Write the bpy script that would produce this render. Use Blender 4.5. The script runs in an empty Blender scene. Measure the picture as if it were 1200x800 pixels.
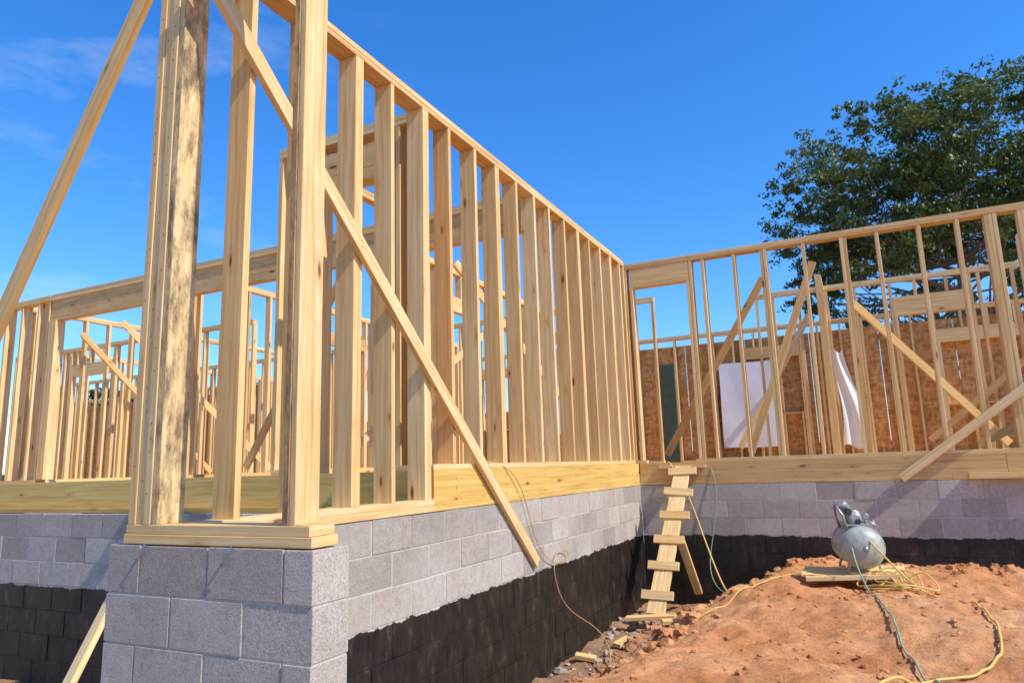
import bpy, bmesh, math, random
import numpy as np
from mathutils import Vector, Matrix, noise
random.seed(7); np.random.seed(7)
R=random.random
U=random.uniform
scene=bpy.context.scene
coll=scene.collection

# ---------------------------------------------------------------- node helpers
def newmat(name):
    m=bpy.data.materials.new(name); m.use_nodes=True
    nt=m.node_tree; b=nt.nodes['Principled BSDF']
    return m,nt,b
def N(nt,t,**k):
    n=nt.nodes.new(t)
    for a,v in k.items():
        if a in n.inputs: n.inputs[a].default_value=v
        else: setattr(n,a,v)
    return n
def L(nt,a,b): nt.links.new(a,b)
def ramp(nt,src,stops,interp='LINEAR'):
    r=nt.nodes.new('ShaderNodeValToRGB'); r.color_ramp.interpolation=interp
    e=r.color_ramp.elements
    while len(e)<len(stops): e.new(.5)
    for i,(p,c) in enumerate(stops):
        e[i].position=p
        e[i].color=c if len(c)==4 else (*c,1)
    L(nt,src,r.inputs[0]); return r.outputs[0]
def g(v): return (v,v,v,1)
def math_(nt,op,a,b=None,clamp=False):
    n=nt.nodes.new('ShaderNodeMath'); n.operation=op; n.use_clamp=clamp
    for i,v in enumerate((a,b)):
        if v is None: continue
        if isinstance(v,(int,float)): n.inputs[i].default_value=v
        else: L(nt,v,n.inputs[i])
    return n.outputs[0]
def mix(nt,f,a,b,bt='MIX'):
    n=nt.nodes.new('ShaderNodeMix'); n.data_type='RGBA'; n.blend_type=bt
    for s,v in ((n.inputs[0],f),(n.inputs[6],a),(n.inputs[7],b)):
        if isinstance(v,(int,float)): s.default_value=v
        elif isinstance(v,tuple): s.default_value=v if len(v)==4 else (*v,1)
        else: L(nt,v,s)
    return n.outputs[2]
def mapping(nt,src,scale,loc=(0,0,0)):
    n=nt.nodes.new('ShaderNodeMapping'); n.inputs['Scale'].default_value=scale; n.inputs['Location'].default_value=loc
    L(nt,src,n.inputs[0]); return n.outputs[0]
def noise_(nt,vec,scale,detail=4,rough=.55):
    n=N(nt,'ShaderNodeTexNoise',Scale=scale,Detail=detail,Roughness=rough); L(nt,vec,n.inputs['Vector']); return n.outputs['Fac']
def bump(nt,h,b,strength=.3,dist=.01):
    n=N(nt,'ShaderNodeBump',Strength=strength,Distance=dist); L(nt,h,n.inputs['Height']); L(nt,n.outputs[0],b.inputs['Normal'])

# ---------------------------------------------------------------- materials
def wood_mat(name,c_dark,c_mid,c_light):
    m,nt,b=newmat(name)
    uv=N(nt,'ShaderNodeUVMap'); uv.uv_map='UVMap'
    at=N(nt,'ShaderNodeAttribute'); at.attribute_name='bc'
    sep=N(nt,'ShaderNodeSeparateColor'); L(nt,at.outputs['Color'],sep.inputs[0])
    rnd,stain=sep.outputs[0],sep.outputs[1]
    warp=N(nt,'ShaderNodeTexNoise',Scale=1.3,Detail=2.0); L(nt,uv.outputs[0],warp.inputs['Vector'])
    wv=nt.nodes.new('ShaderNodeVectorMath'); wv.operation='MULTIPLY_ADD'
    L(nt,warp.outputs['Color'],wv.inputs[0]); wv.inputs[1].default_value=(0,.05,0); L(nt,uv.outputs[0],wv.inputs[2])
    g1=noise_(nt,mapping(nt,wv.outputs[0],(1.2,38,1)),1.0,5,.6)
    g2=noise_(nt,mapping(nt,wv.outputs[0],(4,150,1)),1.0,3,.6)
    col=ramp(nt,g1,[(.3,c_dark),(.5,c_mid),(.68,c_light)])
    col=mix(nt,.32,col,ramp(nt,g2,[(.3,g(.55)),(.7,g(1.0))]),'MULTIPLY')
    col=mix(nt,.4,col,ramp(nt,noise_(nt,mapping(nt,uv.outputs[0],(.9,4,1)),1.0,2),[(.3,(.82,.72,.60)),(.7,(1,1,1))]),'MULTIPLY')
    vo=N(nt,'ShaderNodeTexVoronoi',Scale=1.0); vo.feature='F1'
    L(nt,mapping(nt,wv.outputs[0],(2.6,9.5,1)),vo.inputs['Vector'])
    vs=N(nt,'ShaderNodeSeparateColor'); L(nt,vo.outputs['Color'],vs.inputs[0])
    kd=math_(nt,'ADD',vo.outputs['Distance'],math_(nt,'MULTIPLY',vs.outputs[0],.11))
    kn=ramp(nt,kd,[(.0,g(1)),(.10,g(.95)),(.15,g(0))])
    halo=ramp(nt,kd,[(.12,g(.55)),(.30,g(0))])
    col=mix(nt,halo,col,(.60,.31,.11))
    col=mix(nt,kn,col,(.20,.075,.025))
    tint=ramp(nt,rnd,[(0,(.76,.64,.52)),(.3,(.96,.90,.80)),(.7,(1,1,1)),(1,(1.0,.89,.70))])
    col=mix(nt,1.0,col,tint,'MULTIPLY')
    sn=noise_(nt,mapping(nt,uv.outputs[0],(4,11,1)),1.0,10,.78)
    sf=math_(nt,'MULTIPLY',ramp(nt,sn,[(.44,g(0)),(.60,g(1))]),stain)
    col=mix(nt,sf,col,(.10,.08,.06))
    L(nt,col,b.inputs['Base Color']); b.inputs['Roughness'].default_value=.7
    b.inputs['Specular IOR Level'].default_value=.2
    bump(nt,g2,b,.3,.003)
    return m
M_wood=wood_mat('pine_lumber',(.72,.43,.165),(.88,.63,.305),(.94,.76,.45))
M_rim=wood_mat('treated_lumber',(.62,.39,.10),(.82,.57,.18),(.90,.70,.29))

def block_mat():
    m,nt,b=newmat('concrete_block')
    tc=N(nt,'ShaderNodeTexCoord'); o=tc.outputs['Object']
    at=N(nt,'ShaderNodeAttribute'); at.attribute_name='bc'
    sep=N(nt,'ShaderNodeSeparateColor'); L(nt,at.outputs['Color'],sep.inputs[0])
    rnd,tar,mort=sep.outputs
    n1=noise_(nt,o,2.2,5,.6); n2=noise_(nt,o,130,4,.75); n3=noise_(nt,o,22,6,.75)
    col=ramp(nt,n1,[(.3,(.45,.39,.325)),(.7,(.56,.50,.43))])
    col=mix(nt,.85,col,ramp(nt,rnd,[(0,g(.72)),(.5,g(.95)),(1,g(1.14))]),'MULTIPLY')
    col=mix(nt,.6,col,ramp(nt,n2,[(.38,g(.35)),(.5,g(1)),(.7,g(1.2))]),'MULTIPLY')
    col=mix(nt,.55,col,ramp(nt,n3,[(.3,g(.6)),(.6,g(1))]),'MULTIPLY')
    col=mix(nt,ramp(nt,noise_(nt,o,3.1,6,.7),[(.50,g(0)),(.75,g(.5))]),col,(.46,.32,.22))
    col=mix(nt,mort,col,mix(nt,n3,(.44,.39,.33),(.68,.62,.54)))
    sx=N(nt,'ShaderNodeSeparateXYZ'); L(nt,o,sx.inputs[0])
    ed=math_(nt,'MULTIPLY',math_(nt,'SUBTRACT',noise_(nt,mapping(nt,o,(5,5,1)),1.0,6,.75),.5),.11)
    zz=math_(nt,'ADD',sx.outputs[2],ed)
    mm=math_(nt,'LESS_THAN',zz,-.875)
    mask=math_(nt,'MULTIPLY',mm,tar)
    tn=noise_(nt,mapping(nt,o,(9,9,4)),1.0,7,.78)
    tcol=ramp(nt,tn,[(.35,(.009,.008,.007)),(.56,(.028,.022,.018)),(.72,(.12,.075,.05))])
    col=mix(nt,mask,col,tcol)
    L(nt,col,b.inputs['Base Color'])
    ro=nt.nodes.new('ShaderNodeMix'); ro.data_type='FLOAT'; L(nt,mask,ro.inputs[0]); ro.inputs[2].default_value=.92; ro.inputs[3].default_value=.40
    L(nt,ro.outputs[0],b.inputs['Roughness'])
    b.inputs['Specular IOR Level'].default_value=.3
    h=math_(nt,'ADD',n2,math_(nt,'MULTIPLY',n3,1.0))
    bump(nt,h,b,.7,.005)
    return m
M_block=block_mat()

def osb_mat():
    m,nt,b=newmat('osb_board')
    tc=N(nt,'ShaderNodeTexCoord'); o=tc.outputs['Object']
    v=N(nt,'ShaderNodeTexVoronoi',Scale=1.0); L(nt,mapping(nt,o,(9,9,30)),v.inputs['Vector'])
    v2=N(nt,'ShaderNodeTexVoronoi',Scale=1.0); L(nt,mapping(nt,o,(26,26,11)),v2.inputs['Vector'])
    s=N(nt,'ShaderNodeSeparateColor'); L(nt,v.outputs['Color'],s.inputs[0])
    s2=N(nt,'ShaderNodeSeparateColor'); L(nt,v2.outputs['Color'],s2.inputs[0])
    at=N(nt,'ShaderNodeAttribute'); at.attribute_name='bc'
    sa=N(nt,'ShaderNodeSeparateColor'); L(nt,at.outputs['Color'],sa.inputs[0])
    f=math_(nt,'MULTIPLY',math_(nt,'ADD',s.outputs[0],s2.outputs[1]),.5)
    col=ramp(nt,f,[(.1,(.52,.22,.055)),(.5,(.76,.38,.10)),(.9,(.88,.56,.23))])
    col=mix(nt,.5,col,ramp(nt,noise_(nt,o,.8,3),[(.3,g(.75)),(.7,g(1))]),'MULTIPLY')
    col=mix(nt,1.0,col,ramp(nt,sa.outputs[0],[(0,(.80,.74,.70)),(1,(1,1,1))]),'MULTIPLY')
    L(nt,col,b.inputs['Base Color']); b.inputs['Roughness'].default_value=.75
    return m
M_osb=osb_mat()

def dirt_mat():
    m,nt,b=newmat('red_clay')
    tc=N(nt,'ShaderNodeTexCoord'); o=tc.outputs['Object']
    n1=noise_(nt,o,1.1,7,.65); n2=noise_(nt,o,9,9,.75); n3=noise_(nt,o,60,5,.75)
    col=ramp(nt,n1,[(.3,(.58,.22,.075)),(.50,(.78,.36,.15)),(.70,(.86,.50,.25))])
    col=mix(nt,.85,col,ramp(nt,n2,[(.32,g(.58)),(.5,g(.97)),(.68,(1.15,1.1,1.05))]),'MULTIPLY')
    col=mix(nt,.5,col,ramp(nt,n3,[(.35,g(.55)),(.6,g(1.1))]),'MULTIPLY')
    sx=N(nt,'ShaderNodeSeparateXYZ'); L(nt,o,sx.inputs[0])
    pit_shade=nt.nodes.new('ShaderNodeMapRange'); pit_shade.inputs[1].default_value=-1.74; pit_shade.inputs[2].default_value=-1.50
    L(nt,sx.outputs[2],pit_shade.inputs[0])
    col=mix(nt,pit_shade.outputs[0],mix(nt,n2,(.22,.12,.07),(.40,.26,.17)),col)  # shadow in the pit beside the mound, painted as darker brown low ground
    ln=nt.nodes.new('ShaderNodeVectorMath'); ln.operation='LENGTH'; L(nt,o,ln.inputs[0])
    far=nt.nodes.new('ShaderNodeMapRange'); far.inputs[1].default_value=26; far.inputs[2].default_value=34; L(nt,ln.outputs['Value'],far.inputs[0])
    col=mix(nt,far.outputs[0],col,mix(nt,n1,(.05,.08,.02),(.12,.14,.05)))
    L(nt,col,b.inputs['Base Color']); b.inputs['Roughness'].default_value=.95
    b.inputs['Specular IOR Level'].default_value=.1
    bump(nt,math_(nt,'ADD',n2,math_(nt,'MULTIPLY',n3,.4)),b,.9,.035)
    return m
M_dirt=dirt_mat()

def simple(name,c,rough=.5,metal=0,nscale=30,var=.25,bmp=0):
    m,nt,b=newmat(name); tc=N(nt,'ShaderNodeTexCoord')
    n=noise_(nt,tc.outputs['Object'],nscale,5,.65)
    lo=tuple(x*(1-var) for x in c); hi=tuple(min(1,x*(1+var*.5)) for x in c)
    L(nt,ramp(nt,n,[(.3,lo),(.7,hi)]),b.inputs['Base Color'])
    b.inputs['Roughness'].default_value=rough; b.inputs['Metallic'].default_value=metal
    if bmp: bump(nt,n,b,bmp,.01)
    return m
M_wrap=simple('white_house_wrap',(.84,.83,.80),.5,0,3,.1,.4)
M_green=simple('green_panel',(.06,.085,.05),.5,0,6,.3)
M_tank=simple('sage_enamel',(.42,.44,.36),.42,.0,14,.45)
M_steel=simple('galvanised_steel',(.45,.46,.47),.4,.8,40,.3)
M_dark=simple('dark_rubber',(.045,.045,.045),.6,0,40,.3)
M_alum=simple('cast_aluminium',(.42,.42,.40),.5,.3,40,.3)
M_yel=simple('yellow_hose_rubber',(.74,.50,.12),.5,0,60,.25)
M_grn=simple('green_hose_rubber',(.24,.38,.26),.5,0,60,.25)
M_org=simple('orange_cord',(.66,.36,.14),.5,0,60,.25)
M_yfib=simple('yellow_fibreglass',(.8,.55,.03),.5)
M_bark=simple('bark',(.20,.16,.12),.9,0,12,.45,.6)
def leaf_mat(name,a,c):
    m,nt,b=newmat(name)
    at=N(nt,'ShaderNodeAttribute'); at.attribute_name='bc'
    sep=N(nt,'ShaderNodeSeparateColor'); L(nt,at.outputs['Color'],sep.inputs[0])
    L(nt,ramp(nt,sep.outputs[0],[(0,a),(1,c)]),b.inputs['Base Color'])
    b.inputs['Roughness'].default_value=.5
    out=nt.nodes['Material Output']
    tr=N(nt,'ShaderNodeBsdfTranslucent'); tr.inputs[0].default_value=(.14,.20,.03,1)
    ms=N(nt,'ShaderNodeMixShader'); ms.inputs[0].default_value=.22
    L(nt,b.outputs[0],ms.inputs[1]); L(nt,tr.outputs[0],ms.inputs[2]); L(nt,ms.outputs[0],out.inputs[0])
    return m
M_leaf=leaf_mat('leaves',(.035,.055,.010),(.13,.16,.04))

# ---------------------------------------------------------------- mesh builder
class MB:
    def __init__(s): s.v=[];s.f=[];s.uv=[];s.c=[];s.mi=[];s.sm=[]
    def hexa(s,P,ax,col,mi=0,dims=None):
        b=len(s.v); s.v+= [tuple(p) for p in P]
        Lg,w,d=dims; uo,vo=U(0,50),U(0,50)
        def idx(i,j,k): return b+i*4+j*2+k
        quads=[([(0,0,0),(1,0,0),(1,0,1),(0,0,1)],'k',0),([(0,1,0),(0,1,1),(1,1,1),(1,1,0)],'k',.7),
               ([(0,0,0),(0,1,0),(1,1,0),(1,0,0)],'j',1.3),([(0,0,1),(1,0,1),(1,1,1),(0,1,1)],'j',2.1),
               ([(0,0,0),(0,0,1),(0,1,1),(0,1,0)],'e',3),([(1,0,0),(1,1,0),(1,1,1),(1,0,1)],'e',3.4)]
        for q,t,off in quads:
            s.f.append([idx(*a) for a in q]); s.mi.append(mi); s.sm.append(False)
            for (i,j,k) in q:
                if t=='k': uvv=(i*Lg+uo,k*d+vo+off)
                elif t=='j': uvv=(i*Lg+uo,j*w+vo+off)
                else: uvv=(j*w+uo+off,k*d+vo)
                s.uv.append(uvv); s.c.append(col)
    def box(s,x0,x1,y0,y1,z0,z1,ax='z',col=None,mi=0,jit=0):
        if col is None: col=(R(),max(0,U(-.35,.18)),0,1)
        o=(U(-jit,jit),U(-jit,jit),0) if jit else (0,0,0)
        lo=(x0,y0,z0);hi=(x1,y1,z1)
        order={'z':(2,0,1),'x':(0,1,2),'y':(1,2,0)}[ax]
        P=[]
        for i in (0,1):
            for j in (0,1):
                for k in (0,1):
                    p=[0,0,0]
                    for a,t in zip(order,(i,j,k)): p[a]=(lo,hi)[t][a]+o[a]
                    P.append(p)
        dd=[hi[a]-lo[a] for a in order]
        s.hexa(P,ax,col,mi,dd)
    def beam(s,p0,p1,side,w,d,col=None,mi=0):
        if col is None: col=(R(),max(0,U(-.35,.18)),0,1)
        p0=Vector(p0);p1=Vector(p1);t=(p1-p0).normalized();side=Vector(side)
        side=(side-t*side.dot(t)).normalized(); n=t.cross(side)
        P=[]
        for p in (p0,p1):
            for j in (-.5,.5):
                for k in (-.5,.5): P.append(p+side*w*j+n*d*k)
        s.hexa(P,'z',col,mi,((p1-p0).length,w,d))
    def tube(s,pts,rad,n=8,col=(.5,0,0,1),mi=0,cap=True):
        b=len(s.v); m=len(pts); pts=[Vector(p) for p in pts]
        for i,p in enumerate(pts):
            t=(pts[min(i+1,m-1)]-pts[max(i-1,0)]).normalized()
            a=t.cross(Vector((.31,.17,1)) if abs(t.z)<.9 else Vector((1,.2,0))).normalized(); c=t.cross(a)
            r=rad[i] if hasattr(rad,'__len__') else rad
            for k in range(n):
                an=2*math.pi*k/n; s.v.append(tuple(p+(a*math.cos(an)+c*math.sin(an))*r))
        for i in range(m-1):
            for k in range(n):
                q=[b+i*n+k,b+i*n+(k+1)%n,b+(i+1)*n+(k+1)%n,b+(i+1)*n+k]
                s.f.append(q); s.mi.append(mi); s.sm.append(True)
                for _ in q: s.uv.append((0,0)); s.c.append(col)
        if cap:
            for st,rev in ((0,True),((m-1)*n,False)):
                q=[b+st+k for k in range(n)]
                if rev: q=q[::-1]
                s.f.append(q); s.mi.append(mi); s.sm.append(False)
                for _ in q: s.uv.append((0,0)); s.c.append(col)
    def lathe(s,c,axis,prof,n=28,mi=0,col=(.5,0,0,1)):
        ax=Vector(axis).normalized(); c=Vector(c)
        s.tube([c+ax*h for h,r in prof],[r for h,r in prof],n,col,mi,True)
    def make(s,name,mats,parent=None,bevel=0,seg=1):
        me=bpy.data.meshes.new(name); me.from_pydata(s.v,[],s.f)
        uvl=me.uv_layers.new(name='UVMap'); uvl.data.foreach_set('uv',np.array(s.uv,dtype=np.float32).ravel())
        ca=me.color_attributes.new('bc','FLOAT_COLOR','CORNER'); ca.data.foreach_set('color',np.array(s.c,dtype=np.float32).ravel())
        me.polygons.foreach_set('material_index',s.mi); me.polygons.foreach_set('use_smooth',s.sm)
        for m in mats: me.materials.append(m)
        me.update()
        o=bpy.data.objects.new(name,me); coll.objects.link(o)
        if parent: o.parent=parent
        if bevel:
            md=o.modifiers.new('bevel','BEVEL'); md.width=bevel; md.segments=seg; md.limit_method='ANGLE'
        return o
def empty(name,loc=(0,0,0)):
    e=bpy.data.objects.new(name,None); coll.objects.link(e); e.location=loc; e.empty_display_size=.3; return e

# ---------------------------------------------------------------- key dimensions
XW=-2.56      # outer face of long wall
YR=8.86       # outer face of wing wall on the right
YL=3.85       # outer face of left foundation
ZT=2.64       # top of wall plates
BT=-.27       # top of block
house=empty('wood_frame_house')

# ---------------------------------------------------------------- block foundation
def blocks(B,axis,a0,a1,c0,c1,ztop,rows,tar,shift=0,core=True):
    H=.2;Lb=.4;m=.004
    for r in range(rows):
        z1=ztop-r*H; z0=z1-H
        off=shift+(0 if r%2 else .2)
        a=a0-((Lb-off)%Lb) if off%Lb else a0
        while a<a1-.01:
            s0=max(a,a0);s1=min(a+Lb,a1)
            if s1-s0>.03:
                j=U(-.003,.003); col=(R(),tar,0,1)
                lo=s0+(m if s0>a0 else 0); hi=s1-(m if s1<a1 else 0)
                lo+=U(0,.002);hi-=U(0,.002)
                zj=U(-.002,.002)
                if axis=='x': B.box(lo,hi,c0+j,c1+j,z0+m+zj,z1-m+zj,'x',col)
                else: B.box(c0+j,c1+j,lo,hi,z0+m+zj,z1-m+zj,'y',col)
            a+=Lb
    i=.0042;z0=ztop-rows*H;col=(.5,tar,1,1)
    if axis=='x': B.box(a0+i,a1-i,c0+i,c1-i,z0,ztop-.008,'x',col)
    else: B.box(c0+i,c1-i,a0+i,a1-i,z0,ztop-.008,'y',col)
B=MB()
blocks(B,'x',-2.96,-1.82,2.04,2.24,BT,9,0,.0)
blocks(B,'y',2.25,YR,XW-.2,XW,BT,9,1,.1)
blocks(B,'x',XW+.002,7.0,YR,YR+.2,BT,9,1,.25)
blocks(B,'x',-16,XW-.205,YL,YL+.2,BT,9,1,.1)
B.make('block_foundation',[M_block],house,.003,2)

# ---------------------------------------------------------------- wall framing
TH=.038
def frame(B,axis,a0,a1,c,z0=0,z1=ZT,t=.14,sp=.4,phase=0,openings=(),studs=True,double=(),jit=.004):
    """stud wall; c = low side of thickness"""
    def bx(p0,p1,c0,c1,q0,q1,gr,j=0):
        ax='z' if gr=='z' else axis
        if axis=='x': B.box(p0,p1,c0,c1,q0,q1,ax,jit=j)
        else: B.box(c0,c1,p0,p1,q0,q1,ax,jit=j)
    for k,(q0,q1) in enumerate(((z1-2*TH,z1-TH-.001),(z1-TH,z1))):
        a=a0; 
        while a<a1-.01:
            b=min(a1,a+(4.2 if k else 3.1)); dj=U(-.002,.002)
            bx(a,b-.002,c+dj,c+t+dj,q0,q1,'a'); a=b
    ops=sorted(openings)
    a=a0
    for (p,q,hz,hh,sill) in ops:
        if sill<=0:
            if p>a+.01: bx(a,p,c,c+t,z0,z0+TH,'a')
            a=q
    if a1>a+.01: bx(a,a1,c,c+t,z0,z0+TH,'a')
    n=int((a1-a0)/sp)+2; pos=[a0+phase+i*sp for i in range(n)]
    pos=[a0]+[p for p in pos if a0+.05<p<a1-.09]+[a1-TH]
    for p in pos:
        if not studs: break
        ins=None
        for o in ops:
            if o[0]-.06<p<o[1]+.02: ins=o
        if ins:
            if ins[0]<p<ins[1]-TH:
                if ins[2]+ins[3]<z1-2*TH-.06: bx(p,p+TH,c+.002,c+t-.002,ins[2]+ins[3],z1-2*TH,'z')
                if ins[4]>0: bx(p,p+TH,c+.002,c+t-.002,z0+TH,ins[4]-TH,'z')
            continue
        jj=U(-.012,.012)
        bx(p+jj,p+TH+jj,c+U(0,.003),c+t-U(0,.003),z0+TH,z1-2*TH,'z')
    for (p,q,hz,hh,sill) in ops:
        bx(p-2*TH,p-TH-.001,c+.001,c+t-.002,z0+TH,z1-2*TH,'z'); bx(q+TH+.001,q+2*TH,c+.001,c+t-.002,z0+TH,z1-2*TH,'z')
        bx(p-TH,p,c+.002,c+t-.001,z0+TH,hz,'z'); bx(q,q+TH,c+.002,c+t-.001,z0+TH,hz,'z')
        bx(p-TH,q+TH,c+.004,c+t-.004,hz,hz+hh,'a')
        if sill>0: bx(p,q,c+.003,c+t-.003,sill-TH,sill,'a')

# --- long wall toward the viewer
B=MB()
W0=XW-.145
def stud(B,y,z0,z1=ZT-2*TH,dbl=False,stain=None):
    col=None if stain is None else (R(),stain,0,1)
    tx=U(-.007,.007)
    B.beam((W0+.07,y+TH/2,z0),(W0+.07+tx*.3,y+TH/2+tx,z1),(1,0,0),.139,TH,col)
    if dbl: B.beam((W0+.07,y+TH*1.5+.001,z0),(W0+.07+tx*.3,y+TH*1.5+.001+tx,z1),(1,0,0),.137,TH)
for y in (2.35,2.76,3.17,3.55): stud(B,y,BT+.08,dbl=y in(2.76,3.17))
stud(B,3.915,BT+.08,dbl=True)
y=4.29
ys=[]
while y<8.7:
    ys.append(y); stud(B,y+U(-.015,.015),.038,dbl=len(ys) in (3,8,11)); y+=.385
stud(B,8.68,.038)
B.box(W0-.004,W0+.150,2.20,4.02,BT+.001,BT+.04,'y',(.8,.1,0,1))
B.box(W0,W0+.144,2.20,4.018,BT+.041,BT+.08,'y',(.6,.05,0,1))
B.box(W0,W0+.14,4.02,8.72,.0,.038,'y')
for k,(q0,q1) in enumerate(((ZT-2*TH,ZT-TH-.001),(ZT-TH,ZT))):
    a=2.2
    while a<8.72:
        b=min(8.72,a+(3.6 if k else 2.9)); dj=U(-.002,.002)
        B.box(W0+dj,W0+.14+dj,a,b-.002,q0,q1,'y'); a=b
x=-2.865
for i,(w,st) in enumerate(((.046,.0),(.046,.05),(.046,.1),(.042,.85))):
    B.box(x,x+w-.0015,2.05+(.005 if i%2 else 0),2.19-(.003 if i%2 else 0),BT+.08,ZT-.08,'z',(.4+.12*i,st,0,1)); x+=w
B.box(-2.885,-1.835,2.047,2.193,BT+.001,BT+.04,'x',(.9,.05,0,1))
B.box(-2.875,-1.85,2.050,2.190,BT+.041,BT+.08,'x',(.3,.1,0,1))
B.box(-1.99,-1.958,2.052,2.19,BT+.08,ZT-.08,'z',(.02,.8,0,1))
B.box(-1.957,-1.927,2.055,2.188,BT+.08,ZT-.08,'z',(.8,.15,0,1))
B.box(-2.88,-1.90,2.05,2.19,ZT-.08,ZT-.04,'x'); B.box(-2.88,-1.90,2.05,2.192,ZT-.0395,ZT,'x')
B.make('front_stud_wall',[M_wood],house,.0025,1)

# --- diagonal braces outside
B=MB()
B.beam((XW+.022,1.97,2.42),(XW+.022,5.56,-.79),(0,1,1),.092,.038,(.75,.1,0,1))
B.beam((-2.86,2.03,2.52),(-4.75,2.03,-.42),(1,0,-.6),.095,.036,(.95,.05,0,1))
B.beam((.36,YR-.045,-.25),(2.75,YR-.045,1.5),(0,0,1),.09,.036,(.7,.0,0,1))
B.make('diagonal_braces',[M_wood],house,.0025,1)

# --- rims and sills
B=MB()
def run(B,axis,a0,a1,c0,c1,z0,z1,ln,col=None):
    a=a0
    while a<a1-.01:
        b=min(a1,a+ln)
        if axis=='x': B.box(a,b-.003,c0,c1,z0,z1,'x',col)
        else: B.box(c0,c1,a,b-.003,z0,z1,'y',col)
        a=b
run(B,'y',4.02,YR-.002,XW-.04,XW-.004,BT+.04,-.001,3.7)
run(B,'y',4.02,YR-.002,XW-.145,XW+.001,BT+.001,BT+.039,2.9)
run(B,'x',-16,XW-.06,4.0,4.04,BT+.04,-.001,4.1)
run(B,'x',-16,XW-.15,3.93,4.04,BT+.001,BT+.039,4.1)
B.make('rim_joist',[M_rim],house,.002,1)
B=MB()
run(B,'x',XW+.004,7,YR+.004,YR+.04,BT+.04,-.001,3.9,(.1,.1,0,1))
run(B,'x',XW+.004,7,YR+.001,YR+.14,BT+.001,BT+.039,3.4,(.2,.1,0,1))
B.box(-2.3,-1.72,YR-.035,YR-.001,-.07,-.03,'x',(.9,0,0,1))
B.box(.98,2.4,YR-.10,YR-.01,-.265,-.2,'x',(.95,0,0,1))
B.make('rim_joist_right',[M_wood],house,.002,1)
B=MB()
c=(.5,0,0,1)
B.box(-16,XW-.042,4.042,15,-.022,-.002,'x',c); B.box(XW-.041,7,YR+.042,15,-.022,-.002,'x',c)
B.make('subfloor_deck',[M_osb],house)

# --- wing wall on the right (parallel to x)
B=MB()
y0=YR+.01
def xs(B,x,z0,z1,n=1,y=None,t=.14):
    yy=y0 if y is None else y
    for i in range(n):
        tx=U(-.010,.010)
        B.beam((x+i*(TH+.001)+TH/2,yy+t/2,z0),(x+i*(TH+.001)+TH/2+tx*(n==1),yy+t/2,z1),(0,1,0),t-U(.001,.005),TH)
top=ZT-2*TH
xs(B,XW-.10,.038,top,2); xs(B,XW+.02,.038,top-.26,1)
xs(B,-1.80,.038,top-.26,1); xs(B,-1.755,.038,top,1)
for x,n in ((-1.59,1),(-1.21,1),(-.88,2),(-.40,1),(.02,2),(.42,1),(.82,1),(1.2,1),(1.48,3),(1.78,2),(2.2,1),(2.6,1),(3.0,1),(3.4,1),(3.8,1),(4.2,1)):
    xs(B,x+U(-.01,.01),.038,top,n)
B.box(XW+.02,-1.757,y0+.003,y0+.137,top-.26,top-.001,'x',(.3,.1,0,1))
B.box(XW-.10,XW+.10,y0,y0+.14,0,.038,'x'); B.box(-1.84,4.4,y0,y0+.14,0,.038,'x')
for k,(q0,q1) in enumerate(((ZT-2*TH,ZT-TH-.001),(ZT-TH,ZT))):
    a=XW-.14
    while a<4.4:
        b=min(4.4,a+(3.0 if k else 3.7)); dj=U(-.002,.002)
        B.box(a,b-.002,y0+dj,y0+.14+dj,q0,q1,'x'); a=b
B.make('wing_stud_wall',[M_wood],house,.0025,1)

# --- interior partitions
B=MB()
B.box(-10.2,W0-.01,5.90,6.0,ZT-.38,ZT-.08,'x',(.15,.2,0,1))
B.box(-10.2,W0-.01,5.88,6.02,ZT-.08,ZT-.042,'x'); B.box(-10.2,W0-.01,5.88,6.02,ZT-.04,ZT,'x')
for i in range(4): B.box(-10.2+i*.039,-10.163+i*.039,5.88,6.02,.038,ZT-.38,'z')
frame(B,'x',-16,-10.21,5.88,phase=.3,openings=((-13.6,-12.2,2.1,.24,.0),))
frame(B,'x',-4.05,W0-.02,4.05,phase=.35,openings=((-3.6,-3.0,2.2,.28,.0),))
frame(B,'y',4.25,5.86,-4.05,phase=.3,t=.09)
frame(B,'x',-9.0,-2.75,10.9,phase=.2,t=.09,openings=((-7.6,-6.7,2.05,.2,0),(-4.6,-3.8,2.05,.2,0)))
frame(B,'y',6.1,10.85,-4.7,phase=.25,t=.09,openings=((7.4,8.3,2.05,.2,0),))
frame(B,'y',6.1,12.8,-7.6,phase=.1,t=.09,openings=((8.6,9.6,2.05,.2,0),))
frame(B,'y',6.1,14.7,-11.2,phase=.1,t=.09)
frame(B,'x',-16,-9.1,8.6,phase=.1,t=.09,openings=((-14.0,-12.8,2.05,.24,0),))
frame(B,'x',-20,-9.1,11.8,phase=.22,t=.09,openings=((-17,-15.6,2.05,.24,0),))
frame(B,'y',8.75,14.6,-14.6,phase=.1,t=.09)
frame(B,'x',-24,-4.4,14.7,phase=.15,openings=((-20.5,-19.2,2.1,.24,.9),(-12,-10.8,2.1,.24,.9),(-8,-6.9,2.1,.24,.9)))
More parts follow.
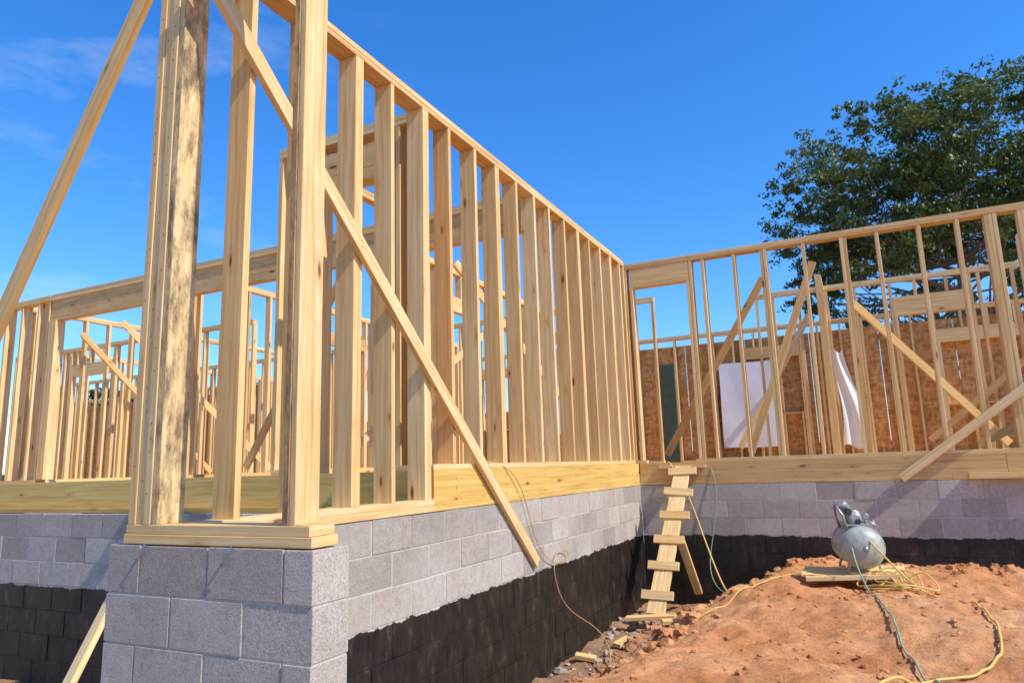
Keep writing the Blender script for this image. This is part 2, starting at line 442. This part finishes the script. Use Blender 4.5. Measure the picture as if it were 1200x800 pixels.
# right wing interior
frame(B,'y',10.9,14.6,-.35,phase=.2,t=.09,openings=((11.6,12.5,2.05,.2,0),))
frame(B,'x',-1.3,4.4,11.7,phase=.25,t=.09,openings=((.7,1.6,2.05,.28,0),))
frame(B,'x',-4.3,5.5,14.7,phase=.15,openings=((-1.9,-.9,2.0,.24,.9),(1.5,2.7,2.0,.24,.9)))
frame(B,'y',9.1,14.6,3.6,phase=.2)
frame(B,'x',2.0,5.6,10.2,phase=.2,t=.09)
for p,q in (((-2.3,9.3,.1),(-.9,9.3,2.3)),((-.3,9.4,2.45),(-1.25,9.4,.1)),((.1,9.6,1.9),(1.6,10.2,.1)),((.9,11.6,.2),(2.6,11.6,1.6)),
            ((-.5,11.62,2.2),(-1.7,11.62,.2)),((1.2,9.5,.1),(2.9,9.5,.9)),((-5.5,6.5,.1),(-4.9,9.5,2.2)),((-3.9,6.6,2.3),(-3.0,9.0,.1)),
            ((-9.2,6.3,2.2),(-8.0,8.0,.1)),((-6.6,6.2,.1),(-5.2,6.2,2.2)),((-10.9,6.8,2.3),(-10.9,9.4,.1)),((-3.3,4.4,.1),(-4.0,5.6,1.6))):
    B.beam(p,q,(0,0,1),.09,.036)
B.make('interior_stud_walls',[M_wood],house)

B=MB()
def sheet_x(a0,a1,y,z0,z1):
    a=a0
    while a<a1-.01:
        b=min(a+1.22,a1); B.box(a,b-.01,y,y+.011,z0,z1,'x',(R(),0,0,1)); a=b
sheet_x(-4.35,5.5,14.845,-.2,2.44)
sheet_x(-24,-12.5,14.845,-.2,2.44)
sheet_x(-12.4,-4.4,14.845,-.2,1.3)
B.make('osb_sheathing',[M_osb],house)
B=MB()
def wavy(x0,x1,z0,z1,y,n=14,sl=0,am=1.0):
    b=len(B.v)
    for j in range(n+1):
        for i in range(n+1):
            u=i/n;w=j/n
            B.v.append((x0+(x1-x0)*u*(1-sl*w)+.02*am*math.sin(5*w+x0),y-.012-.012*am*(1+math.sin(9*u+4*w)),z0+(z1-z0)*w+.02*am*math.sin(6*u+z0*3)))
    for j in range(n):
        for i in range(n):
            q=[b+j*(n+1)+i,b+j*(n+1)+i+1,b+(j+1)*(n+1)+i+1,b+(j+1)*(n+1)+i]
            B.f.append(q);B.mi.append(0);B.sm.append(True)
            for _ in q:B.uv.append((0,0));B.c.append((.5,0,0,1))
wavy(-2.45,-1.40,.25,1.95,14.69,am=.4); wavy(-.22,.10,.15,1.6,11.68,sl=.5,am=2); wavy(-5.2,-4.4,.5,1.9,10.88)
B.make('house_wrap_sheets',[M_wrap],house)
B=MB(); B.box(-3.2,-2.86,12.5,12.55,0,1.75,'z'); B.make('green_door_panel',[M_green],house,.006)

B=MB()
for x in (-2.72,-2.22):
    B.beam((x,2.031,BT+.0005),(x-.012,2.018,BT-.02),(0,1,0),.002,.012); B.beam((x-.012,2.018,BT-.02),(x-.035,2.024,BT-.075),(0,1,0),.002,.012)
B.make('anchor_straps',[M_steel],house)
B=MB()
for k in range(46):
    z=-.12+k*.058+U(-.01,.01); x=-2.865+.046*random.choice((0,1,2))+.023+U(-.006,.006)
    yy=2.0505+(.005 if int((x+2.865)/.046)%2 else 0)
    B.tube([(x,yy,z),(x,yy-.0015,z)],.0032,6)
for yy in ys+[3.17,3.55,3.93]:
    zb=2.42-(yy-1.97)*(3.21/3.59)
    if zb>.1:
        for d in (-.018,.02): B.tube([(XW+.0405,yy+.02,zb-.018+d),(XW+.0425,yy+.02,zb-.018+d)],.004,6)
    if yy>4:
        for d in (.05,.12,.2): B.tube([(XW-.0045,yy+.02+U(-.01,.01),-.02-d*.9),(XW-.003,yy+.02,-.02-d*.9)],.004,6)
B.make('nail_heads',[M_dark],house)

# ---------------------------------------------------------------- ground
def ss(a,b,x):
    t=max(0,min(1,(x-a)/(b-a))); return t*t*(3-2*t)
def gh(x,y,fine=True):
    z=-1.70
    edge=-2.35+.25*math.sin(y*1.3)+.75*ss(6.2,8.6,y)
    m=ss(edge,edge+1.25,x)
    z+=.50*m
    z+=.10*math.exp(-((x+.1)**2/2.2+(y-7.3)**2/1.6))
    z-=.18*ss(1.0,3.2,x)*ss(9,6,y)*.4
    z-=.25*ss(3.5,1.0,y)*m
    if fine:
        v=Vector((x,y,0))
        z+=.10*(noise.fractal(v*.9,1,2,5))*(.35+m*.65)+.033*noise.fractal(v*4.5,1,2,5)
        r=noise.noise(v*2.2); z+=.03*abs(r)
        z+=.022*max(0,noise.noise(v*11))+.010*noise.noise(v*24)
    d=math.hypot(x,y-5)
    if d>12: z=z*(1-ss(12,25,d))+(-1.35)*ss(12,25,d)
    return z
def axisvals(lo,hi,step,far):
    a=[lo];s=step
    while a[0]>-far: s*=1.22; a.insert(0,a[0]-s)
    b=list(np.arange(lo+step,hi,step)); s=step
    while b[-1]<far: s*=1.22; b.append(b[-1]+s)
    return a+b
X=axisvals(-3.2,4.2,.027,900);Y=axisvals(2.5,9.1,.027,900)
vs=[(x,y,gh(x,y)) for y in Y for x in X]; nx=len(X)
fs=[(j*nx+i,j*nx+i+1,(j+1)*nx+i+1,(j+1)*nx+i) for j in range(len(Y)-1) for i in range(nx-1)]
me=bpy.data.meshes.new('ground');me.from_pydata(vs,[],fs);me.materials.append(M_dirt)
me.polygons.foreach_set('use_smooth',[True]*len(fs));me.update()
coll.objects.link(bpy.data.objects.new('ground',me))

def rocks(name,mat,items):
    V=[];F=[]
    bm=bmesh.new(); bmesh.ops.create_icosphere(bm,subdivisions=2,radius=1); bv=[v.co.copy() for v in bm.verts]; bf=[[v.index for v in f.verts] for f in bm.faces]; bm.free()
    for (x,y,r) in items:
        b=len(V);z=gh(x,y);s=Vector((U(.7,1.3),U(.7,1.3),U(.5,.9)));o=Vector((U(0,99),U(0,99),U(0,99)))
        for v in bv:
            k=1+.7*noise.noise(v*1.5+o)
            V.append((x+v.x*s.x*r*k,y+v.y*s.y*r*k,z+r*.25+v.z*s.z*r*k))
        F+=[[b+i for i in f] for f in bf]
    me=bpy.data.meshes.new(name);me.from_pydata(V,[],F);me.materials.append(mat);me.update()
    o=bpy.data.objects.new(name,me);coll.objects.link(o);return o
it=[]
for i in range(2600):
    x=U(-2.4,3.8);y=U(3.0,8.7)
    if noise.noise(Vector((x*1.3,y*1.3,7)))<-.1 and R()<.7: continue
    it.append((x,y,.004+.024*R()**4))
for i in range(560):
    y=U(4.8,8.7);e=-2.35+.25*math.sin(y*1.3)+.75*ss(6.2,8.6,y);it.append((e+U(-.1,.7),y,.01+.065*R()**3))
for i in range(260): it.append((U(-1.3,3.6),U(8.0,8.75),.01+.05*R()**3))
rocks('clay_clods',M_dirt,it)
M_rub=simple('rubble',(.42,.31,.23),.9,0,20,.45,.5)
it=[(U(-2.52,-1.8),U(5.6,8.2),.010+.05*R()**3) for i in range(150)]
rocks('rubble_pile',M_rub,it)
# offcuts of lumber dropped beside the ladder
B=MB()
for (x,y,a,l) in ((-1.75,7.0,.4,.28),(-2.2,6.7,1.3,.22),(-1.55,7.7,-.5,.34),(-2.35,6.1,.2,.18)):
    z=gh(x,y)+.03;d=Vector((math.cos(a),math.sin(a),U(-.15,.15)))*l/2
    B.beam(Vector((x,y,z))-d,Vector((x,y,z))+d,(-math.sin(a),math.cos(a),.1),.085,.036)
B.make('lumber_offcuts',[M_wood],None,.002)

# ---------------------------------------------------------------- plank ladder
lad=empty('plank_ladder')
B=MB()
pt=Vector((-1.99,YR-.06,-.06));pb=Vector((-2.07,7.42,-1.53))
B.beam(pb,pt,(1,0,0),.19,.036,(.6,.1,0,1))
nrm=(pt-pb).normalized().cross(Vector((1,0,0))).normalized()
if nrm.y>0: nrm=-nrm
for i,t in enumerate((.10,.28,.45,.62,.79,.95)):
    c=pb.lerp(pt,t)+nrm*.037+Vector((U(-.02,.02),0,0))
    d=Vector((1,0,U(-.09,.07)));B.beam(c-d*.17,c+d*.17,(0,.4,1),.09,.036,(U(.4,1),0,0,1))
B.beam((-1.86,YR-.3,-1.5),(-1.93,8.1,-.82),(1,0,0),.09,.036)
B.beam((-2.35,7.30,-1.56),(-1.85,7.36,-1.52),(0,1,0),.14,.036,(.9,0,0,1))
B.make('planks',[M_wood],lad,.002)

# board propped against the left foundation
o=MB(); o.beam((-3.94,2.18,-1.74),(-4.44,3.19,-.58),(1,0,.4),.10,.038,(.7,.05,0,1)); o.make('wooden_board',[M_wood],None,.002)

# ---------------------------------------------------------------- air compressor
comp=empty('air_compressor')
cx,cy=-.18,7.30;gz=-1.04
B=MB()
B.box(cx-.42,cx+.02,cy-.30,cy+.24,gz,gz+.02,'x',(.9,0,0,1)); B.box(cx-.02,cx+.42,cy-.22,cy+.28,gz+.022,gz+.042,'x',(.7,0,0,1))
B.beam((cx-.38,cy-.33,gz-.01),(cx+.40,cy-.26,gz+.03),(0,1,0),.09,.036,(.8,0,0,1))
B.make('plywood_base',[M_wood],comp,.002)
B=MB()
ax=Vector((.22,-1,0)).normalized();c0=Vector((cx+.06,cy,gz+.25))
prof=[]
Rr=.18
for a in range(0,91,10):
    an=math.radians(a);prof.append((-.20-.12*math.cos(an),max(.004,Rr*math.sin(an))))
for a in range(90,-1,-10):
    an=math.radians(a);prof.append((.20+.12*math.cos(an),max(.004,Rr*math.sin(an))))
B.lathe(c0,ax,prof,36,0)
for h in (-.2,.2): B.lathe(c0,ax,[(h-.004,Rr+.001),(h-.003,Rr+.005),(h+.003,Rr+.005),(h+.004,Rr+.001)],36,0)
sx=Vector((ax.y*-1,ax.x,0));
for s in (-1,1):
    for h in (-.17,.17):
        p=c0+ax*h+sx*s*.11
        B.beam(p+Vector((0,0,-.11)),(p.x+sx.x*s*.03,p.y,gz+.04),ax,.05,.012,(.5,0,0,1),0)
B.lathe(c0+ax*.318,ax,[(0,.022),(.012,.022),(.013,.012),(.03,.012)],12,2)
B.make('tank',[M_tank,M_dark,M_steel],comp)
B=MB()
tp=c0+Vector((0,0,Rr))
B.beam(tp+ax*-.17+Vector((0,0,.008)),tp+ax*.17+Vector((0,0,.008)),sx,.22,.012,(.5,0,0,1),0)
mc=tp+Vector((0,0,.07))
B.lathe(mc-ax*.16,ax,[(0,.045),(.01,.062),(.15,.062),(.16,.045)],20,0)
for k in range(7): B.lathe(mc-ax*(.14-.02*k),ax,[(0,.062),(.002,.068),(.006,.068),(.008,.062)],20,1)
pc=tp+ax*.08-sx*.02
B.lathe(pc+Vector((0,0,.06)),ax,[(-.06,.035),(-.05,.055),(.05,.055),(.06,.035)],18,0)
hd=(Vector((0,0,1))-sx*.75).normalized()
for k in range(6): B.lathe(pc+Vector((0,0,.06))+hd*(.05+.014*k),hd,[(0,.03),(.001,.046),(.007,.046),(.008,.03)],16,0)
B.lathe(pc+Vector((0,0,.06))+hd*.135,hd,[(0,.046),(.025,.046),(.035,.03)],16,0)
B.lathe(pc+Vector((0,0,.06))+hd*.09+ax*.05,ax,[(0,.03),(.03,.03),(.035,.02)],14,1)
B.make('pump_and_motor',[M_alum,M_dark],comp,.0015)
B=MB()
h0=c0+ax*.18+sx*.10+Vector((0,0,.13));h1=c0+ax*.18-sx*.10+Vector((0,0,.13))
pts=[h1,h1+Vector((0,0,.14))-sx*.03,h1+Vector((0,0,.22))-sx*.07-ax*.03,h1+Vector((0,0,.24))-sx*.02-ax*.12,h1+Vector((0,0,.22))-ax*.24-sx*.05,h1-ax*.32+Vector((0,0,.12))-sx*.03,h1-ax*.34]
B.tube(pts,.012,10)
B.tube([tp+sx*.06+ax*.15,tp+sx*.06+ax*.15+Vector((0,0,.07))],.012,8)
B.lathe(tp+sx*.06+ax*.155+Vector((0,0,.085)),ax,[(0,.026),(.018,.026),(.02,.022)],16)
B.lathe(tp+sx*.12+ax*.12+Vector((0,0,.02)),ax,[(0,.022),(.018,.022),(.02,.018)],16)
B.tube([tp+sx*.02+ax*.1+Vector((0,0,.03)),tp+sx*.09+ax*.16+Vector((0,0,.035)),tp+sx*.15+ax*.14,tp+sx*.17+ax*.12-Vector((0,0,.04))],.008,8)
B.make('handle_and_gauges',[M_steel],comp)
q=tp+ax*.13+Vector((0,0,.05))
B=MB();B.box(q.x-.02,q.x+.02,q.y-.03,q.y+.02,q.z-.03,q.z+.01,'z');B.make('switch',[M_dark],comp,.006)

# ---------------------------------------------------------------- hoses
def top_of(x,y,r=.035):
    return max(gh(x+dx*r,y+dy*r) for dx,dy in ((0,0),(1,0),(-1,0),(0,1),(0,-1),(.7,.7),(-.7,.7),(.7,-.7),(-.7,-.7)))
def hose(name,pts,r,mat,lift=True):
    P=[]
    for p in pts:
        if len(p)==2: P.append((p[0],p[1],top_of(*p)+r+.003))
        else: P.append(p)
    cu=bpy.data.curves.new(name,'CURVE');cu.dimensions='3D';cu.bevel_depth=r;cu.bevel_resolution=3;cu.resolution_u=8
    sp=cu.splines.new('NURBS');sp.points.add(len(P)-1);sp.order_u=4;sp.use_endpoint_u=True
    for q,p in zip(sp.points,P): q.co=(*p,1)
    cu.materials.append(mat);o=bpy.data.objects.new(name,cu);coll.objects.link(o);return o
def along(ctrl,step=.055,wob=.035,sd=0):
    out=[]
    for i in range(len(ctrl)-1):
        p0=ctrl[max(i-1,0)];p1=ctrl[i];p2=ctrl[i+1];p3=ctrl[min(i+2,len(ctrl)-1)]
        n=max(2,int(math.hypot(p2[0]-p1[0],p2[1]-p1[1])/step))
        for k in range(n):
            t=k/n
            q=[.5*((2*p1[a])+(-p0[a]+p2[a])*t+(2*p0[a]-5*p1[a]+4*p2[a]-p3[a])*t*t+(-p0[a]+3*p1[a]-3*p2[a]+p3[a])*t**3) for a in (0,1)]
            q[0]+=wob*noise.noise(Vector((q[0]*2+sd,q[1]*2,0)));out.append(tuple(q))
    out.append(ctrl[-1]);return out
hose('air_hose',[(cx+.1,cy-.22,-.66),(cx+.22,cy-.38,-.78),(cx+.38,cy-.38,-1.0)]+along([(.33,6.98),(.55,6.8),(.66,6.35),(.68,5.8),(.62,5.2),(.45,4.8),(.2,4.58),(.0,4.35),(-.1,4.0)]),.008,M_yel)
hose('air_hose',[(cx+.02,cy-.33,-.78),(cx+.03,cy-.42,-.88),(cx+.08,cy-.5,-1.02)]+along([(-.05,6.65),(.0,6.3),(.08,5.6),(.14,5.1),(.22,4.5),(.3,3.9),(.36,3.5)],sd=5),.007,M_grn)
hose('air_hose',[(cx-.3,cy-.1,-1.0)]+along([(-.75,7.05),(-1.05,6.8),(-1.3,6.5),(-1.6,6.3),(-1.9,6.15),(-2.2,6.3)],sd=9),.006,M_yel)
hose('air_hose',[(-2.2,YR+.05,.01),(-2.15,YR-.05,.0),(-1.95,YR-.15,-.3),(-1.8,YR-.2,-.8),(-1.6,8.4,-1.25),(-1.45,8.2),(-1.25,8.25),(-1.2,8.45),(-1.45,8.5),(-1.7,8.3)],.009,M_yel)
hose('air_hose',[(-1.75,YR+.05,.02),(-1.6,YR-.03,-.1),(-1.62,YR-.04,-.6),(-1.75,YR-.1,-1.1),(-1.7,8.5,-1.35),(-1.5,8.4),(-1.2,8.2),(-.9,8.3)],.005,M_grn)
pl=[]
for k in range(40):
    a=k*.7;rr=.15+.06*math.sin(k*1.1);xx=cx+.18+rr*1.3*math.cos(a)+.006*k;yy=cy-.38+rr*.75*math.sin(a);pl.append((xx,yy,max(top_of(xx,yy)+.01,gz+.055 if yy>cy-.3 else -9)+.0015*k))
hose('extension_cord',pl+[(cx+.55,cy-.4),(cx+.7,cy-.45)],.0065,M_yel)
hose('extension_cord',[(XW-.1,4.9,.05),(XW+.02,5.0,.045),(XW+.03,5.3,-.1),(XW+.03,5.45,-.5),(XW+.03,5.7,-.80),(XW+.03,6.2,-.9),(XW+.03,6.3,-.78),(XW+.03,6.0,-.72),(XW+.03,5.85,-.85),(XW+.04,6.0,-1.2),(XW+.08,6.4,-1.4),(XW+.15,6.7,-1.55),(-2.2,6.4),(-2.1,6.0)],.004,M_org)

B=MB()
for s in (0,.32):
    B.tube([(-3.2+s*.3,11.2-s,.0),(-3.3+s*.3,11.2-s,1.1)],.02,6)
for k in range(4): B.tube([(-3.2-.02*k,11.2,.2+k*.27),(-3.1-.02*k,10.88,.2+k*.27)],.015,6)
B.make('step_ladder',[M_yfib])

# ---------------------------------------------------------------- trees
def tree(name,base,cc,rad,hz,nclump,nleaf,ls,trunk_r,stems=1,csz=1.0,gap=-.3):
    e=empty(name,(0,0,0));rng=np.random.default_rng(len(name)+nclump)
    base=Vector(base);cc=Vector(cc)
    B=MB()
    tops=[]
    for s in range(stems):
        an=s*2.3;tp=cc+Vector((math.cos(an)*rad*.35*(stems>1),math.sin(an)*rad*.35*(stems>1),hz*(.55-.15*s)))
        mid=base.lerp(cc,.5)+Vector((math.cos(an)*.25,math.sin(an)*.25,0))*(s+1)
        pts=[];rr=[]
        for k in range(13):
            t=k/12;p=base*(1-t)**2+mid*2*t*(1-t)+tp*t*t
            p=p+Vector((.12*math.sin(5*t+s),.12*math.cos(4*t+s),0));pts.append(p);rr.append(trunk_r*(1-.88*t)*(1.25 if k==0 else 1)/(1+.25*(stems-1)))
        B.tube(pts,rr,10);tops.append((pts,rr))
    cl=[]
    while len(cl)<nclump:
        d=rng.normal(size=3);d/=np.linalg.norm(d);r=rng.random()**.38
        p=Vector((d[0]*r*rad,d[1]*r*rad,d[2]*r*hz))
        p*=.97+.20*noise.noise(Vector(d)*2.6+Vector((3.1,len(name),0)))
        if p.z<-hz*.1 and Vector((p.x,p.y,0)).length<rad*.5: continue
        if noise.noise((cc+p)*.5)<gap: continue
        cl.append(cc+p)
    for i,c in enumerate(cl):
        if i%2==0:
            pts,rr=tops[i%len(tops)]
            cand=[k for k in range(4,12)];k=min(cand,key=lambda q:abs((pts[q]-c).length-(c-cc).length*.8)+abs(pts[q].z-(c.z-1.6))*.8)
            s=pts[k];m=s.lerp(c,.5)+Vector((U(-.3,.3),U(-.3,.3),-.1-U(0,.5)))
            P=[];rd=[]
            for q in range(7):
                t=q/6;P.append(s*(1-t)**2+m*2*t*(1-t)+c*t*t);rd.append(max(.012,rr[k]*.45*(1-t)+.012))
            B.tube(P,rd,5,cap=False)
    B.make('trunk_and_limbs',[M_bark],e)
    C=np.array([list(c) for c in cl]);n=nclump*nleaf
    ci=np.repeat(np.arange(nclump),nleaf)
    cr=rng.uniform(.5,1.0,nclump)*csz
    off=rng.normal(size=(n,3));off/=np.linalg.norm(off,axis=1)[:,None];off*=(rng.random(n)**.5)[:,None]
    off*=cr[ci][:,None];off[:,2]*=.62
    sub=rng.normal(size=(nclump,14,3))*.5*cr[:,None,None];sub[:,:,2]*=.6
    pick=rng.integers(0,14,n)
    P=C[ci]+sub[ci,pick]+off*.36
    a=rng.normal(size=(n,3));a/=np.linalg.norm(a,axis=1)[:,None]
    b=rng.normal(size=(n,3));b[:,2]*=.5;b-=a*(a*b).sum(1)[:,None];b/=np.linalg.norm(b,axis=1)[:,None]
    sz=(ls*rng.uniform(.6,1.3,n))[:,None]
    V=np.stack([P-a*sz,P-b*sz*.5,P+a*sz,P+b*sz*.5],1).reshape(-1,3)
    me=bpy.data.meshes.new('crown');me.vertices.add(4*n);me.vertices.foreach_set('co',V.ravel())
    me.loops.add(4*n);me.loops.foreach_set('vertex_index',np.arange(4*n,dtype=np.int32))
    me.polygons.add(n);me.polygons.foreach_set('loop_start',np.arange(0,4*n,4,dtype=np.int32));me.polygons.foreach_set('loop_total',np.full(n,4,dtype=np.int32))
    me.update(calc_edges=True)
    ca=me.color_attributes.new('bc','FLOAT_COLOR','CORNER')
    cv=np.clip(rng.random(nclump)[ci]*.5+rng.random(n)*.5,0,1);col=np.zeros((n,4,4),dtype=np.float32);col[:,:,0]=cv[:,None];col[:,:,3]=1
    ca.data.foreach_set('color',col.ravel())
    me.materials.append(M_leaf);o=bpy.data.objects.new('crown',me);coll.objects.link(o);o.parent=e
    return e
tree('broadleaf_tree',(3.2,27.5,-1.4),(3.9,27.3,7.7),6.2,4.7,330,330,.082,.34,stems=3,csz=1.0,gap=-.22)
tree('broadleaf_tree',(-11.2,41,-1.4),(-11.2,41,3.9),2.4,2.4,40,200,.13,.2,csz=.7)
tree('broadleaf_tree',(-38.5,26,-1.4),(-38.5,26,3.2),2.2,2.0,40,200,.13,.2,csz=.7)
rng=np.random.default_rng(3);n=50000
an=rng.uniform(-1.6,1.2,n);rd=rng.uniform(90,115,n)
hh=np.array([2.6+1.9*noise.noise(Vector((a*9,1.7,0)))+1.2*noise.noise(Vector((a*30,4.7,0))) for a in an])
P=np.stack([np.sin(an)*rd,np.cos(an)*rd,-1.5+rng.random(n)**.7*hh],1)
a=rng.normal(size=(n,3));a/=np.linalg.norm(a,axis=1)[:,None];b=rng.normal(size=(n,3));b-=a*(a*b).sum(1)[:,None];b/=np.linalg.norm(b,axis=1)[:,None]
sz=rng.uniform(.3,.6,n)[:,None]
V=np.stack([P-a*sz,P-b*sz*.6,P+a*sz,P+b*sz*.6],1).reshape(-1,3)
me=bpy.data.meshes.new('distant_trees');me.vertices.add(4*n);me.vertices.foreach_set('co',V.ravel())
me.loops.add(4*n);me.loops.foreach_set('vertex_index',np.arange(4*n,dtype=np.int32));me.polygons.add(n)
me.polygons.foreach_set('loop_start',np.arange(0,4*n,4,dtype=np.int32));me.polygons.foreach_set('loop_total',np.full(n,4,dtype=np.int32));me.update(calc_edges=True)
ca=me.color_attributes.new('bc','FLOAT_COLOR','CORNER');col=np.zeros((n,4,4),dtype=np.float32);col[:,:,0]=rng.random(n)[:,None];col[:,:,3]=1;ca.data.foreach_set('color',col.ravel())
me.materials.append(M_leaf);coll.objects.link(bpy.data.objects.new('distant_trees',me))

# ---------------------------------------------------------------- light
S=Vector((.985,-.15,0)).normalized();el=math.radians(47)
S=Vector((S.x*math.cos(el),S.y*math.cos(el),math.sin(el)))
sl=bpy.data.lights.new('sun','SUN');sl.energy=5.0;sl.angle=math.radians(.5);sl.color=(1,.95,.84)
so=bpy.data.objects.new('sun',sl);coll.objects.link(so);so.rotation_euler=S.to_track_quat('Z','Y').to_euler();so.location=(10,0,12)
w=bpy.data.worlds.new('World');scene.world=w;w.use_nodes=True;nt=w.node_tree
bg=nt.nodes['Background']
sk=N(nt,'ShaderNodeTexSky');sk.sky_type='NISHITA';sk.sun_disc=False;sk.sun_elevation=el;sk.sun_rotation=math.atan2(S.x,S.y)
sk.air_density=1.25;sk.dust_density=.15;sk.ozone_density=5.5
hs=N(nt,'ShaderNodeHueSaturation',Saturation=1.26,Value=1.35);L(nt,sk.outputs[0],hs.inputs['Color'])
tn=mix(nt,1.0,hs.outputs[0],(.72,.91,1.16),'MULTIPLY')
tc=N(nt,'ShaderNodeTexCoord')
gv=tc.outputs['Generated']
cn=noise_(nt,mapping(nt,gv,(2.5,2.5,7),(1.3,.2,0)),1.6,8,.62)
dt=nt.nodes.new('ShaderNodeVectorMath');dt.operation='DOT_PRODUCT';L(nt,gv,dt.inputs[0]);dt.inputs[1].default_value=Vector((-.80,.42,.43)).normalized()
cf=math_(nt,'MULTIPLY',ramp(nt,cn,[(.50,g(0)),(.75,g(.28))]),ramp(nt,dt.outputs['Value'],[(.90,g(0)),(.985,g(1))]))
L(nt,mix(nt,cf,tn,(6.0,6.6,7.2)),bg.inputs[0]);bg.inputs[1].default_value=.15

# ---------------------------------------------------------------- camera
th=math.radians(10.2);ps=math.radians(25.95);ro=math.radians(1.8)
fh=Vector((-math.sin(ps),math.cos(ps),0));R0=Vector((math.cos(ps),math.sin(ps),0));Z=Vector((0,0,1))
F=fh*math.cos(th)+Z*math.sin(th);U0=-fh*math.sin(th)+Z*math.cos(th)
Rv=R0*math.cos(ro)-U0*math.sin(ro);Uv=R0*math.sin(ro)+U0*math.cos(ro)
cd=bpy.data.cameras.new('camera');cd.sensor_width=36;cd.lens=24.6;cd.clip_end=3000;cd.clip_start=.05
co=bpy.data.objects.new('camera',cd);coll.objects.link(co)
co.matrix_world=Matrix(((Rv.x,Uv.x,-F.x,0),(Rv.y,Uv.y,-F.y,0),(Rv.z,Uv.z,-F.z,0.0),(0,0,0,1)))
scene.camera=co
scene.view_settings.view_transform='Standard';scene.view_settings.look='None';scene.view_settings.exposure=0
